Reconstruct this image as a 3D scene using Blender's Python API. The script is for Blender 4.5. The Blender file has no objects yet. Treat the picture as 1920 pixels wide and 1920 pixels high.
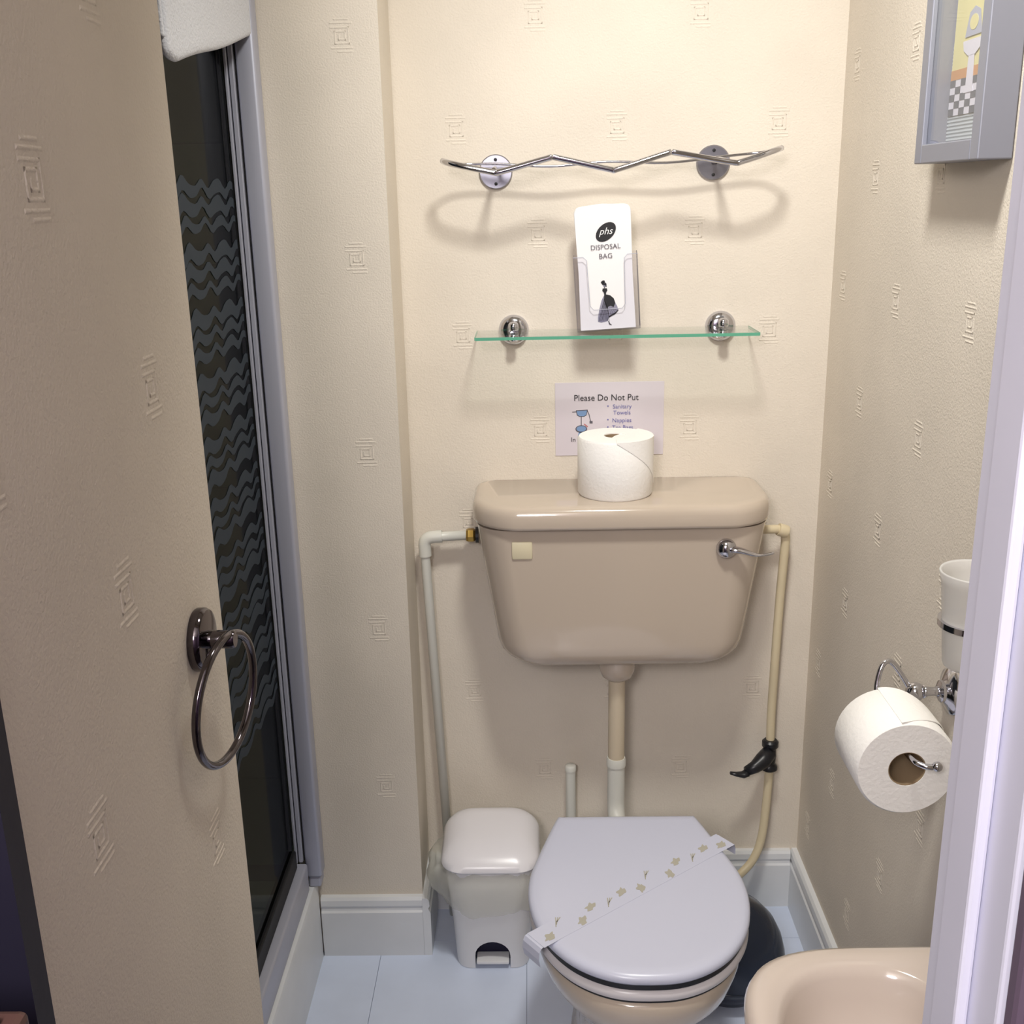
import bpy, bmesh, math, random
from mathutils import Vector, Matrix
random.seed(4)
PI = math.pi
scene = bpy.context.scene
COL = scene.collection

# ------------------------------------------------------------------ camera
cam_d = bpy.data.cameras.new('camera'); cam = bpy.data.objects.new('camera', cam_d); COL.objects.link(cam)
cam_d.sensor_width = 36.0; cam_d.lens = 36.0 * 2012 / 1920; cam_d.clip_start = 0.01
RW = Matrix(((0.99968895, -0.01553781, -0.01950855), (0.01429502, -0.28399441, 0.95871937), (-0.02043671, -0.95870003, -0.28368396)))
M = Matrix.Identity(4)
for i in range(3):
    M[i][0] = RW[i][0]; M[i][1] = -RW[i][1]; M[i][2] = -RW[i][2]
M[2][3] = 1.52
cam.matrix_world = M
scene.camera = cam

# ------------------------------------------------------------------ world and lights
w = bpy.data.worlds.new('world'); scene.world = w; w.use_nodes = True
w.node_tree.nodes['Background'].inputs[0].default_value = (0.5, 0.5, 0.6, 1)
w.node_tree.nodes['Background'].inputs[1].default_value = 0.02
sp = bpy.data.lights.new('ceiling_spotlight', 'SPOT'); spo = bpy.data.objects.new('ceiling_spotlight', sp); COL.objects.link(spo)
sp.energy = 64; sp.color = (1.0, 0.98, 0.925); sp.spot_size = math.radians(116); sp.spot_blend = 1.0; sp.shadow_soft_size = 0.10
spo.location = (0.15, 1.08, 2.34)
spo.rotation_euler = (Vector((0.30, 1.95, 0.98)) - Vector(spo.location)).to_track_quat('-Z', 'Y').to_euler()
hl = bpy.data.lights.new('hall_fill_light', 'POINT'); hlo = bpy.data.objects.new('hall_fill_light', hl); COL.objects.link(hlo)  # unseen fill light, added to brighten the door frame and dim walls
hl.energy = 70; hl.color = (1.0, 0.95, 0.95); hl.shadow_soft_size = 0.2
hlo.location = (-0.36, -0.60, 1.95)
scene.view_settings.view_transform = 'Standard'; scene.view_settings.look = 'None'
scene.view_settings.gamma = 1.0; scene.view_settings.use_curve_mapping = False
scene.view_settings.exposure = 0.10

# ------------------------------------------------------------------ materials
def lin(c):
    return tuple(((v / 255) / 12.92 if v / 255 <= 0.04045 else ((v / 255 + 0.055) / 1.055) ** 2.4) for v in c)

def mat(name, rgb, rough=0.5, metal=0.0, bump=0.0, bscale=200.0, var=0.0, vscale=8.0, coat=0.0, spec=0.5, detail=2.0):
    m = bpy.data.materials.new(name); m.use_nodes = True
    nt = m.node_tree; b = nt.nodes['Principled BSDF']
    c = lin(rgb)
    b.inputs['Base Color'].default_value = (*c, 1)
    b.inputs['Roughness'].default_value = rough; b.inputs['Metallic'].default_value = metal
    b.inputs['Coat Weight'].default_value = coat; b.inputs['Specular IOR Level'].default_value = spec
    tc = nt.nodes.new('ShaderNodeTexCoord')
    if bump > 0:
        n = nt.nodes.new('ShaderNodeTexNoise'); n.inputs['Scale'].default_value = bscale; n.inputs['Detail'].default_value = detail
        bp = nt.nodes.new('ShaderNodeBump'); bp.inputs['Strength'].default_value = bump; bp.inputs['Distance'].default_value = 0.002
        nt.links.new(tc.outputs['Object'], n.inputs['Vector']); nt.links.new(n.outputs[0], bp.inputs['Height'])
        nt.links.new(bp.outputs[0], b.inputs['Normal'])
    if var > 0:
        n = nt.nodes.new('ShaderNodeTexNoise'); n.inputs['Scale'].default_value = vscale; n.inputs['Detail'].default_value = 3
        r = nt.nodes.new('ShaderNodeValToRGB')
        r.color_ramp.elements[0].position = 0.3; r.color_ramp.elements[1].position = 0.7
        r.color_ramp.elements[0].color = (*[v * (1 - var) for v in c], 1); r.color_ramp.elements[1].color = (*[min(1, v * (1 + var)) for v in c], 1)
        nt.links.new(tc.outputs['Object'], n.inputs['Vector']); nt.links.new(n.outputs[0], r.inputs[0])
        nt.links.new(r.outputs[0], b.inputs['Base Color'])
    return m

def clear(name, rgb, gloss=0.08, rough=0.02, diffuse=0.0, dcol=(230, 230, 230), transl=0.0, edge=0.5):
    m = bpy.data.materials.new(name); m.use_nodes = True
    nt = m.node_tree; nt.nodes.remove(nt.nodes['Principled BSDF']); out = nt.nodes['Material Output']
    t = nt.nodes.new('ShaderNodeBsdfTransparent'); t.inputs[0].default_value = (*lin(rgb), 1)
    g = nt.nodes.new('ShaderNodeBsdfGlossy'); g.inputs['Roughness'].default_value = rough
    fr = nt.nodes.new('ShaderNodeLayerWeight'); fr.inputs[0].default_value = 0.5
    pw = nt.nodes.new('ShaderNodeMath'); pw.operation = 'POWER'; pw.inputs[1].default_value = 4.0; nt.links.new(fr.outputs['Facing'], pw.inputs[0])
    mul = nt.nodes.new('ShaderNodeMath'); mul.operation = 'MULTIPLY_ADD'; mul.inputs[1].default_value = edge; mul.inputs[2].default_value = gloss
    nt.links.new(pw.outputs[0], mul.inputs[0])
    mix = nt.nodes.new('ShaderNodeMixShader'); nt.links.new(mul.outputs[0], mix.inputs[0])
    nt.links.new(t.outputs[0], mix.inputs[1]); nt.links.new(g.outputs[0], mix.inputs[2])
    last = mix
    if diffuse > 0:
        d = nt.nodes.new('ShaderNodeBsdfDiffuse'); d.inputs[0].default_value = (*lin(dcol), 1)
        m2 = nt.nodes.new('ShaderNodeMixShader'); m2.inputs[0].default_value = diffuse
        nt.links.new(mix.outputs[0], m2.inputs[1]); nt.links.new(d.outputs[0], m2.inputs[2]); last = m2
    if transl > 0:
        tl = nt.nodes.new('ShaderNodeBsdfTranslucent'); tl.inputs[0].default_value = (*lin(dcol), 1)
        m3 = nt.nodes.new('ShaderNodeMixShader'); m3.inputs[0].default_value = transl
        nt.links.new(last.outputs[0], m3.inputs[1]); nt.links.new(tl.outputs[0], m3.inputs[2]); last = m3
    nt.links.new(last.outputs[0], out.inputs[0])
    return m

PAPER = mat('cream_wallpaper', (221, 212, 198), 0.75, bump=0.45, bscale=330, var=0.035, vscale=6, spec=0.25, detail=3)
TILE_F = mat('pale_blue_floor_vinyl', (210, 220, 240), 0.35, bump=0.05, bscale=60, var=0.03, vscale=12)
GROUT = mat('floor_joint', (150, 158, 178), 0.8)
WHITE_P = mat('white_gloss_paint', (222, 224, 226), 0.35, var=0.02, vscale=15)
JAMB = mat('bluish_white_door_paint', (226, 226, 242), 0.4, bump=0.08, bscale=40, var=0.02)
NAVY = mat('dark_navy_paint', (24, 21, 40), 0.6, bump=0.1, bscale=80)
PLUM = mat('dull_plum_paint', (104, 88, 106), 0.6, bump=0.1, bscale=80)
CEIL = mat('ceiling_paint', (240, 236, 226), 0.8)
CARPET = mat('dark_carpet', (50, 42, 48), 0.95, bump=0.6, bscale=250)
CERAM = mat('champagne_ceramic', (194, 180, 164), 0.12, coat=0.4)
CERAM2 = mat('peach_ceramic', (208, 195, 184), 0.12, coat=0.4)
SEATM = mat('blue_white_seat_plastic', (202, 205, 222), 0.28, bump=0.02, bscale=90)
SEATL = mat('seat_ring_plastic', (214, 210, 212), 0.28)
CHROME = mat('chrome', (205, 205, 212), 0.12, 1.0)
CHROMED = mat('darkened_chrome', (98, 93, 97), 0.09, 1.0)  # chrome colour darkened to stand in for reflections of the dark hall
BRUSH = mat('satin_grey_disc', (150, 150, 160), 0.32, 1.0)
ALU = mat('silver_aluminium', (182, 184, 198), 0.45, 0.3, bump=0.03, bscale=30)
BLACK = mat('black_rubber', (12, 12, 16), 0.6)
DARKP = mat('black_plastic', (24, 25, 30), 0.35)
POTM = mat('dark_slate_glossy_plastic', (34, 42, 58), 0.18)
PIPEW = mat('white_pipe_plastic', (214, 214, 206), 0.35)
LABELP = mat('cream_label_plastic', (214, 204, 174), 0.4)
PIPEF = mat('beige_flush_pipe', (204, 190, 166), 0.5)
PIPEB = mat('cream_painted_pipe', (214, 200, 168), 0.4)
BRASS = mat('brass_fitting', (180, 150, 80), 0.3, 0.9)
BINM = mat('white_bin_plastic', (222, 222, 224), 0.3)
BINL = mat('white_lid_plastic', (232, 230, 234), 0.25)
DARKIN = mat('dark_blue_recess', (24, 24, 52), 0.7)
TISSUE = mat('white_tissue', (246, 244, 240), 0.9, bump=0.35, bscale=180, spec=0.1)
CARD = mat('brown_card_core', (150, 128, 100), 0.9)
TOWEL = mat('white_terry_towel', (214, 216, 222), 0.95, bump=0.8, bscale=260, spec=0.1)
PAPERW = mat('white_bag_paper', (238, 236, 236), 0.6, bump=0.1, bscale=40)
SHEET = mat('laminated_paper', (216, 208, 214), 0.22, coat=0.3)
INK = mat('black_ink', (26, 26, 30), 0.6)
INKG = mat('grey_ink', (96, 92, 100), 0.6)
INKB = mat('blue_ink', (112, 112, 170), 0.6)
INKL = mat('light_blue_ink', (120, 150, 190), 0.6)
SKIRT = mat('mid_grey_ink', (140, 138, 156), 0.6)
INKW = mat('white_ink', (235, 235, 235), 0.6)
INKR = mat('red_ink', (190, 110, 110), 0.6)
FRAMEM = mat('grey_satin_frame', (134, 136, 148), 0.4, 0.1, bump=0.04, bscale=40)
MATB = mat('pale_ribbed_mount', (204, 210, 214), 0.6)
ARTY = mat('print_yellow', (226, 216, 160), 0.6)
ARTO = mat('print_orange', (206, 150, 104), 0.6)
ARTW = mat('print_white', (226, 222, 232), 0.6)
ARTD = mat('print_grey', (96, 100, 112), 0.6)
ARTL = mat('print_lilac', (178, 180, 196), 0.6)
WOOD = mat('brown_wood', (86, 60, 55), 0.5, bump=0.1, bscale=30, var=0.15, vscale=20)
STILE = mat('shower_tile', (172, 178, 162), 0.3)
SGROUT = mat('shower_grout', (90, 88, 78), 0.8)
PRINTK = mat('khaki_print', (176, 172, 158), 0.7)
STRIP = mat('white_paper_band', (202, 205, 222), 0.32)
GLASS_S = clear('smoked_shower_glass', (152, 160, 150), 0.02, 0.05, edge=0.2)
FROST = clear('frosted_stripe', (128, 134, 132), 0.015, 0.4, 0.085, (170, 188, 210), edge=0.12)
GLASS_C = clear('clear_acrylic', (252, 252, 254), 0.02, 0.05)
GLASS_P = clear('picture_glass', (250, 251, 252), 0.03, 0.02)
GLASS_SH = clear('pale_green_glass', (253, 255, 254), 0.03, 0.03)
GEDGE = mat('green_glass_edge', (96, 168, 140), 0.15, spec=0.8)
FROSTG = clear('frosted_tumbler_glass', (240, 240, 236), 0.05, 0.3, 0.48, (246, 244, 242))
LINER = clear('thin_liner_film', (252, 252, 248), 0.03, 0.25, 0.22, (246, 244, 236), 0.12)

# ------------------------------------------------------------------ helpers
def link(o, parent=None):
    COL.objects.link(o)
    if parent: o.parent = parent
    return o

def obj(name, verts, faces, m, parent=None, smooth=False, origin=None, auto=None):
    """verts in world coordinates; origin = the thing's base"""
    if parent is not None and origin is None:
        origin = parent.get('_o', None); origin = Vector(origin) if origin is not None else Vector((0, 0, 0))
    o0 = Vector(origin) if origin is not None else Vector((0, 0, 0))
    me = bpy.data.meshes.new(name)
    me.from_pydata([tuple(Vector(v) - o0) for v in verts], [], faces)
    bm = bmesh.new(); bm.from_mesh(me); bmesh.ops.recalc_face_normals(bm, faces=bm.faces); bm.to_mesh(me); bm.free()
    me.materials.append(m)
    if smooth:
        for p in me.polygons: p.use_smooth = True
        if auto is not None:
            me.set_sharp_from_angle(angle=math.radians(auto))
    ob = bpy.data.objects.new(name, me)
    link(ob, parent)
    if parent is None: ob.location = o0
    ob['_o'] = list(o0)
    return ob

def thing(name, label, cat, origin, group=None):
    o = bpy.data.objects.new(name, None); link(o); o.location = origin; o.empty_display_size = 0.02
    o['_o'] = list(origin); tag(o, label, cat, group); return o

def tag(o, label, cat, group=None):
    o['label'] = label; o['category'] = cat
    if group: o['group'] = group
    return o

def struct(o):
    o['kind'] = 'structure'; return o

def box(x0, x1, y0, y1, z0, z1):
    v = [(x, y, z) for z in (z0, z1) for y in (y0, y1) for x in (x0, x1)]
    f = [(0, 1, 3, 2), (4, 5, 7, 6), (0, 1, 5, 4), (2, 3, 7, 6), (0, 2, 6, 4), (1, 3, 7, 5)]
    return v, f

def bbox(x0, x1, y0, y1, z0, z1, r=0.003, seg=2):
    v, f = box(x0, x1, y0, y1, z0, z1)
    bm = bmesh.new(); vs = [bm.verts.new(p) for p in v]
    for q in f: bm.faces.new([vs[i] for i in q])
    bmesh.ops.recalc_face_normals(bm, faces=bm.faces)
    bmesh.ops.bevel(bm, geom=list(bm.edges), offset=r, segments=seg, affect='EDGES', profile=0.5)
    bm.verts.index_update()
    V = [tuple(p.co) for p in bm.verts]; F = [tuple(p.index for p in q.verts) for q in bm.faces]
    bm.free(); return V, F

def join(*parts):
    V = []; F = []
    for v, f in parts:
        n = len(V); V += list(v); F += [tuple(i + n for i in q) for q in f]
    return V, F

def loft(rings, cap0=True, cap1=True, closed=True):
    V = []; F = []; n = len(rings[0])
    for r in rings: V += [tuple(p) for p in r]
    for k in range(len(rings) - 1):
        for i in range(n if closed else n - 1):
            j = (i + 1) % n
            F.append((k * n + i, k * n + j, (k + 1) * n + j, (k + 1) * n + i))
    if cap0: F.append(tuple(range(n)))
    if cap1: F.append(tuple((len(rings) - 1) * n + i for i in range(n)))
    return V, F

def frame_of(d):
    d = Vector(d).normalized()
    a = Vector((0, 0, 1)) if abs(d.z) < 0.9 else Vector((1, 0, 0))
    u = d.cross(a).normalized(); return u, d.cross(u).normalized(), d

def lathe(profile, c=(0, 0, 0), axis=(0, 0, 1), n=32, closed_loop=False):
    """profile: (radius, distance along axis)"""
    u, v, d = frame_of(axis); c = Vector(c)
    rings = [[c + d * h + (u * math.cos(2 * PI * i / n) + v * math.sin(2 * PI * i / n)) * max(r, 1e-5) for i in range(n)] for r, h in profile]
    if closed_loop: rings.append(rings[0]); return loft(rings, False, False)
    return loft(rings)

def smooth_path(pts, sub=6):
    P = [Vector(p) for p in pts]; out = []
    for i in range(len(P) - 1):
        p0 = P[max(i - 1, 0)]; p1 = P[i]; p2 = P[i + 1]; p3 = P[min(i + 2, len(P) - 1)]
        for k in range(sub):
            t = k / sub
            out.append(0.5 * ((2 * p1) + (p2 - p0) * t + (2 * p0 - 5 * p1 + 4 * p2 - p3) * t * t + (3 * p1 - p0 - 3 * p2 + p3) * t ** 3))
    out.append(P[-1]); return out

def tube(pts, r, n=12, closed=False, flat=1.0):
    P = [Vector(p) for p in pts]; rings = []; N = len(P)
    rr = r if isinstance(r, (list, tuple)) else [r] * N
    prev = None
    for i in range(N):
        if closed: t = (P[(i + 1) % N] - P[i - 1])
        else: t = P[min(i + 1, N - 1)] - P[max(i - 1, 0)]
        t.normalize()
        if prev is None: u, v, _ = frame_of(t)
        else:
            u = (prev - t * prev.dot(t)).normalized(); v = t.cross(u)
        prev = u
        rings.append([P[i] + (u * math.cos(2 * PI * k / n) + v * math.sin(2 * PI * k / n) * flat) * rr[i] for k in range(n)])
    if closed:
        rings.append(rings[0]); return loft(rings, False, False)
    return loft(rings)

def elbow(a, b, c, r, n=6):
    """path a -> c with a rounded bend at b"""
    a, b, c = Vector(a), Vector(b), Vector(c)
    p = b + (a - b).normalized() * r; q = b + (c - b).normalized() * r
    return [a] + [p * (1 - t) ** 2 + b * 2 * t * (1 - t) + q * t * t for t in [k / n for k in range(n + 1)]] + [c]

def rrect(x0, x1, y0, y1, z, rf=0.02, rb=0.02, n=6):
    """rounded rectangle, rf = radius of the corners at y0 (front), rb at y1"""
    out = []
    for cx, cy, r, a0 in ((x1 - rf, y0 + rf, rf, -PI / 2), (x1 - rb, y1 - rb, rb, 0), (x0 + rb, y1 - rb, rb, PI / 2), (x0 + rf, y0 + rf, rf, PI)):
        for k in range(n + 1):
            a = a0 + PI / 2 * k / n
            out.append(Vector((cx + r * math.cos(a), cy + r * math.sin(a), z)))
    return out

def sell(cx, cy, a, b, z, e=2.0, n=48, b2=None):
    out = []
    for i in range(n):
        t = 2 * PI * i / n; c, s = math.cos(t), math.sin(t)
        bb = b2 if (b2 and s > 0) else b
        out.append(Vector((cx + a * math.copysign(abs(c) ** (2 / e), c), cy + bb * math.copysign(abs(s) ** (2 / e), s), z)))
    return out

def flat_poly(pts, o, u, v, nrm, d=0.0004):
    """thin printed shape: 2D points placed on a plane, given a hair of thickness"""
    o, u, v, nrm = Vector(o), Vector(u), Vector(v), Vector(nrm)
    a = [o + u * p[0] + v * p[1] for p in pts]; b = [p + nrm * d for p in a]
    return loft([a, b])

def ell2(cx, cy, a, b, rot=0, n=20):
    c, s = math.cos(rot), math.sin(rot)
    return [(cx + a * math.cos(t) * c - b * math.sin(t) * s, cy + a * math.cos(t) * s + b * math.sin(t) * c) for t in [2 * PI * i / n for i in range(n)]]

def line2(p, q, wd):
    p, q = Vector(p), Vector(q); d = (q - p).normalized(); n = Vector((-d.y, d.x)) * wd / 2
    return [tuple(p + n), tuple(p - n), tuple(q - n), tuple(q + n)]

def text_geo(body, size, o, u, v, nrm, align='LEFT', shear=0.0, d=0.0003, xs=1.0):
    cu = bpy.data.curves.new('t', 'FONT'); cu.body = body; cu.size = size; cu.align_x = align; cu.shear = shear; cu.resolution_u = 3
    t = bpy.data.objects.new('t', cu); COL.objects.link(t)
    dg = bpy.context.evaluated_depsgraph_get()
    me = bpy.data.meshes.new_from_object(t.evaluated_get(dg))
    o, u, v, nrm = Vector(o), Vector(u), Vector(v), Vector(nrm)
    V = [o + u * p.co.x * xs + v * p.co.y + nrm * (d + .0008) for p in me.vertices]; F = [tuple(p.vertices) for p in me.polygons]
    bpy.data.objects.remove(t); bpy.data.curves.remove(cu); bpy.data.meshes.remove(me)
    return V, F

def xform(geo, mtx):
    v, f = geo; return [mtx @ Vector(p) for p in v], f

# ------------------------------------------------------------------ room shell
D = 2.05; XR = 0.565; YC = 1.90; XC = -0.24; XN = -0.31; HC = 2.40
wall_back = struct(obj('wall_back', *box(-1.25, 0.70, D, D + 0.10, 0, HC), PAPER))
wall_right = struct(obj('wall_right', *box(XR, XR + 0.10, 0.56, D, 0, HC), PAPER))
wall_column = struct(obj('wall_column', *box(-0.49, XC, YC, D, 0, HC), PAPER))
wall_left = struct(obj('wall_left', *box(-1.25, XN, 0.557, 0.985, 0, HC), PAPER))
wall_front = struct(obj('wall_front', *box(0.256, 1.0, 0.48, 0.56, 0, HC), PAPER))
struct(obj('wall_door_head', *box(XN, 0.256, 0.48, 0.56, 2.02, HC), PAPER))
struct(obj('wall_shower_light_block', *box(-0.53, -0.45, 0.985, YC, 1.99, HC), PAPER))  # unseen panel, added to keep ceiling light out of the shower
struct(obj('wall_shower_side', *box(-1.35, -1.25, 0.5, D, 0, HC), STILE))
struct(obj('wall_hall_left', *box(-1.25, XN + 0.002, 0.537, 0.557, 0, HC), NAVY))
struct(obj('wall_hall_side', *box(-1.35, -1.25, -1.1, 0.537, 0, HC), NAVY))
struct(obj('wall_hall_right', *box(1.0, 1.1, -1.1, 0.56, 0, HC), PLUM))
struct(obj('wall_hall_rear', *box(-1.35, 1.1, -1.2, -1.1, 0, HC), PLUM))
struct(obj('ceiling', *box(-1.35, 1.1, -1.2, D + 0.1, HC, HC + 0.05), CEIL))
struct(obj('floor_hall', *box(-1.35, 1.1, -1.2, 0.50, -0.05, -0.003), CARPET))
floor = struct(obj('floor', *box(-1.35, 0.70, 0.50, D, -0.05, -0.003), GROUT))
tv = None
for ix in range(-1, 4):
    for iy in range(-1, 4):
        x0 = -0.332 + 0.305 * (ix - 0); y0 = 1.93 - 0.305 * (iy + 1)
        xa, xb, ya, yb = max(x0, -0.455), min(x0 + 0.305, XR), max(y0, 0.50), min(y0 + 0.305, D)
        if xb - xa > 0.02 and yb - ya > 0.02:
            obj('floor_tile', *box(xa + .0006, xb - .0006, ya + .0006, yb - .0006, -0.004, 0.0), TILE_F, floor)

# shower back wall with tiles
wsb = struct(obj('wall_shower_back', *box(-1.25, -0.49, YC, D, 0, HC), SGROUT))
for i in range(4):
    for k in range(10):
        x1 = -0.492 - 0.19 * i; z0 = 0.215 + 0.2 * k
        obj('tile', *box(x1 - 0.187, x1, YC - 0.006, YC + 0.002, z0, z0 + 0.197), STILE, wsb)

def skirt(name, a, b, nrm, h=0.138, t=0.016):
    """skirting board with a moulded top, running a -> b along the wall"""
    a, b, nrm = Vector(a), Vector(b), Vector(nrm)
    prof = [(0, 0), (t, 0), (t, h - .034), (t - .003, h - .030), (t - .004, h - .024), (t - .001, h - .018), (t - .002, h - .006), (t - .006, h), (0, h)]
    return struct(obj(name, *loft([[p + nrm * q[0] + Vector((0, 0, q[1])) for q in prof] for p in (a, b)]), WHITE_P))
skirt('baseboard_back', (XC + 0.016, D, 0), (XR - 0.016, D, 0), (0, -1, 0))
skirt('baseboard_right', (XR, D, 0), (XR, 0.56, 0), (-1, 0, 0))
skirt('baseboard_column', (-0.45, YC, 0), (XC - 0.0003, YC, 0), (0, -1, 0))
skirt('baseboard_return', (XC, YC - .016, 0), (XC, D, 0), (1, 0, 0))

# door frame on the right: lining, stop and hall-side architrave
tr = struct(obj('trim_1', *bbox(0.240, 0.257, 0.470, 0.562, 0, 2.02, 0.002), JAMB))
struct(obj('trim_2', *bbox(0.232, 0.2395, 0.5, 0.532, 0, 2.02, 0.002), JAMB))
struct(obj('trim_3', *bbox(0.242, 0.315, 0.455, 0.4695, 0, 2.09, 0.004), PLUM))

# embossed key motifs of the wallpaper
def key_motif():
    s = 0.0024; h = 0.00055; P = []
    def bar(x0, y0, x1, y1):
        xa, xb, ya, yb = min(x0, x1), max(x0, x1), min(y0, y1), max(y0, y1); e0, e1 = s * .75, s * .18
        P.append(loft([[(xa - e, ya - e, zz), (xb + e, ya - e, zz), (xb + e, yb + e, zz), (xa - e, yb + e, zz)] for e, zz in ((e0, 0), (e1, h))], False, True))
    a = .017
    for q in ((-a, .012, a * .7, .012), (a * .7, .012, a * .7, -.012), (a * .7, -.012, -a * .6, -.012), (-a * .6, -.012, -a * .6, .006), (-a * .6, .006, .006, .006), (.006, .006, .006, -.006), (.006, -.006, -.004, -.006), (-.004, -.006, -.004, 0),
              (-a, .019, a, .019), (-a * .6, .0245, a * .7, .0245), (-a, -.019, a, -.019), (-a * .4, -.0245, a, -.0245)):
        bar(*q)
    V, F = join(*P)
    me = bpy.data.meshes.new('wallpaper_motif'); me.from_pydata(V, [], F); me.materials.append(PAPER); return me
KM = key_motif()
def motif(parent, o, u, nrm):
    m = Matrix.Identity(4); v = Vector((0, 0, 1)); u, nrm = Vector(u), Vector(nrm)
    for i in range(3): m[i][0] = u[i]; m[i][1] = v[i]; m[i][2] = nrm[i]; m[i][3] = o[i]
    q = bpy.data.objects.new('wallpaper_motif', KM); link(q, parent); q.matrix_local = m
for r in range(11):
    for c in range(-2, 4):
        x = 0.0165 + 0.29 * c + (0.145 if r % 2 else 0); z = 1.63 + 0.185 * (r - 3) * -1 if False else 1.635 + 0.185 * (1 - r)
        if -0.21 < x < 0.53 and 0.2 < z < 1.95: motif(wall_back, (x, D, z), (1, 0, 0), (0, -1, 0))
for z in (1.775, 1.42, 1.075, 0.73, 0.39): motif(wall_column, (-0.30 + 0.006 * math.sin(z * 9), YC, z), (1, 0, 0), (0, -1, 0))
for y, z in ((0.70, 1.535), (0.865, 1.375), (0.585, 1.375), (0.76, 1.235), (0.66, 1.09), (0.90, 0.93), (0.63, 1.70), (0.83, 1.67)): motif(wall_left, (XN, y, z), (0, 1, 0), (1, 0, 0))
for r in range(9):
    for c in range(5):
        y = 1.98 - 0.29 * c - (0.145 if r % 2 else 0); z = 1.72 - 0.185 * r
        if y > 0.62: motif(wall_right, (XR, y, z), (0, -1, 0), (-1, 0, 0))

# ------------------------------------------------------------------ shower enclosure
tray = thing('shower_tray', 'white shower tray with raised rim beside the papered column', 'shower tray', (-0.85, 1.44, 0))
x0, x1, y0, y1 = -1.249, -0.452, 0.986, YC - 0.008
obj('tray_body', *loft([rrect(x0, x1, y0, y1, 0.0, .01, .01), rrect(x0, x1, y0, y1, .168, .01, .01), rrect(x0 + .004, x1 - .004, y0 + .004, y1 - .004, .18, .01, .01),
    rrect(x0 + .06, x1 - .06, y0 + .06, y1 - .06, .18, .03, .03), rrect(x0 + .07, x1 - .07, y0 + .07, y1 - .07, .165, .03, .03), rrect(x0 + .10, x1 - .10, y0 + .10, y1 - .10, .12, .05, .05)], True, True), WHITE_P, tray, True, auto=35)
obj('drain_cover', *lathe([(.04, 0), (.04, .004), (.03, .006), (0, .006)], (-0.85, 1.44, .12)), CHROME, tray, True, auto=35)
scr = thing('shower_screen', 'dark glass shower screen with frosted wavy stripes and silver frame', 'shower screen', (-0.475, 1.44, 0.18))
obj('wall_post', *bbox(-0.470, -0.437, 1.862, YC - 0.001, .205, 1.93, .006, 3), ALU, scr, True, auto=50)
obj('post_foot', *bbox(-0.466, -0.441, 1.866, YC - 0.001, .1805, .2045, .004), ALU, scr)
obj('door_stile', *bbox(-0.4795, -0.472, 1.856, 1.892, .245, 1.93, .001), ALU, scr)
obj('door_stile', *bbox(-0.4865, -0.4815, 1.852, 1.892, .245, 1.93, .001), ALU, scr)
obj('stile_groove', *box(-0.4815, -0.4795, 1.860, 1.892, .245, 1.93), BLACK, scr)
obj('stile_groove', *box(-0.472, -0.470, 1.864, 1.892, .245, 1.93), BLACK, scr)
obj('gasket', *bbox(-0.4975, -0.4885, 1.838, 1.858, .285, 1.90, .002), BLACK, scr)
obj('bottom_rail', *bbox(-0.500, -0.462, 0.99, 1.855, .1805, .245, .005), ALU, scr, True, auto=50)
obj('gasket', *bbox(-0.4985, -0.4785, 0.99, 1.838, .2455, .285, .003), BLACK, scr)
obj('top_rail', *bbox(-0.500, -0.462, 0.99, 1.862, 1.90, 1.93, .005), ALU, scr, True, auto=50)
pane = obj('glass_pane', *box(-0.4915, -0.4855, 0.99, 1.838, .2855, 1.8995), GLASS_S, scr)
def wave_band(z, th, ph):
    n = 72; a = []; b = []
    for i in range(n + 1):
        y = 1.02 + (1.832 - 1.02) * i / n
        dz = 0.0065 * math.sin(2 * PI * y / 0.086 + ph) + 0.002 * math.sin(2 * PI * y / 0.05 + ph * 2)
        t = th * (1 + 0.25 * math.sin(2 * PI * y / 0.17 + ph))
        a.append((-0.4852, y, z + dz + t / 2)); b.append((-0.4852, y, z + dz - t / 2))
    V = a + b + [(-0.4846, p[1], p[2]) for p in a] + [(-0.4846, p[1], p[2]) for p in b]; m = n + 1; F = []
    for i in range(n):
        F += [(i, i + 1, m + i + 1, m + i), (2 * m + i, 2 * m + i + 1, 3 * m + i + 1, 3 * m + i), (i, i + 1, 2 * m + i + 1, 2 * m + i), (m + i, m + i + 1, 3 * m + i + 1, 3 * m + i)]
    return V, F
z = 1.538; k = 0
while z > 0.62:
    obj('frosted_stripe', *wave_band(z, .0165 + .004 * math.sin(k * 2.3), 0.35 * math.sin(k * 1.7)), FROST, pane)
    k += 1; z -= 0.0262 if k % 3 else 0.0415

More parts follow.
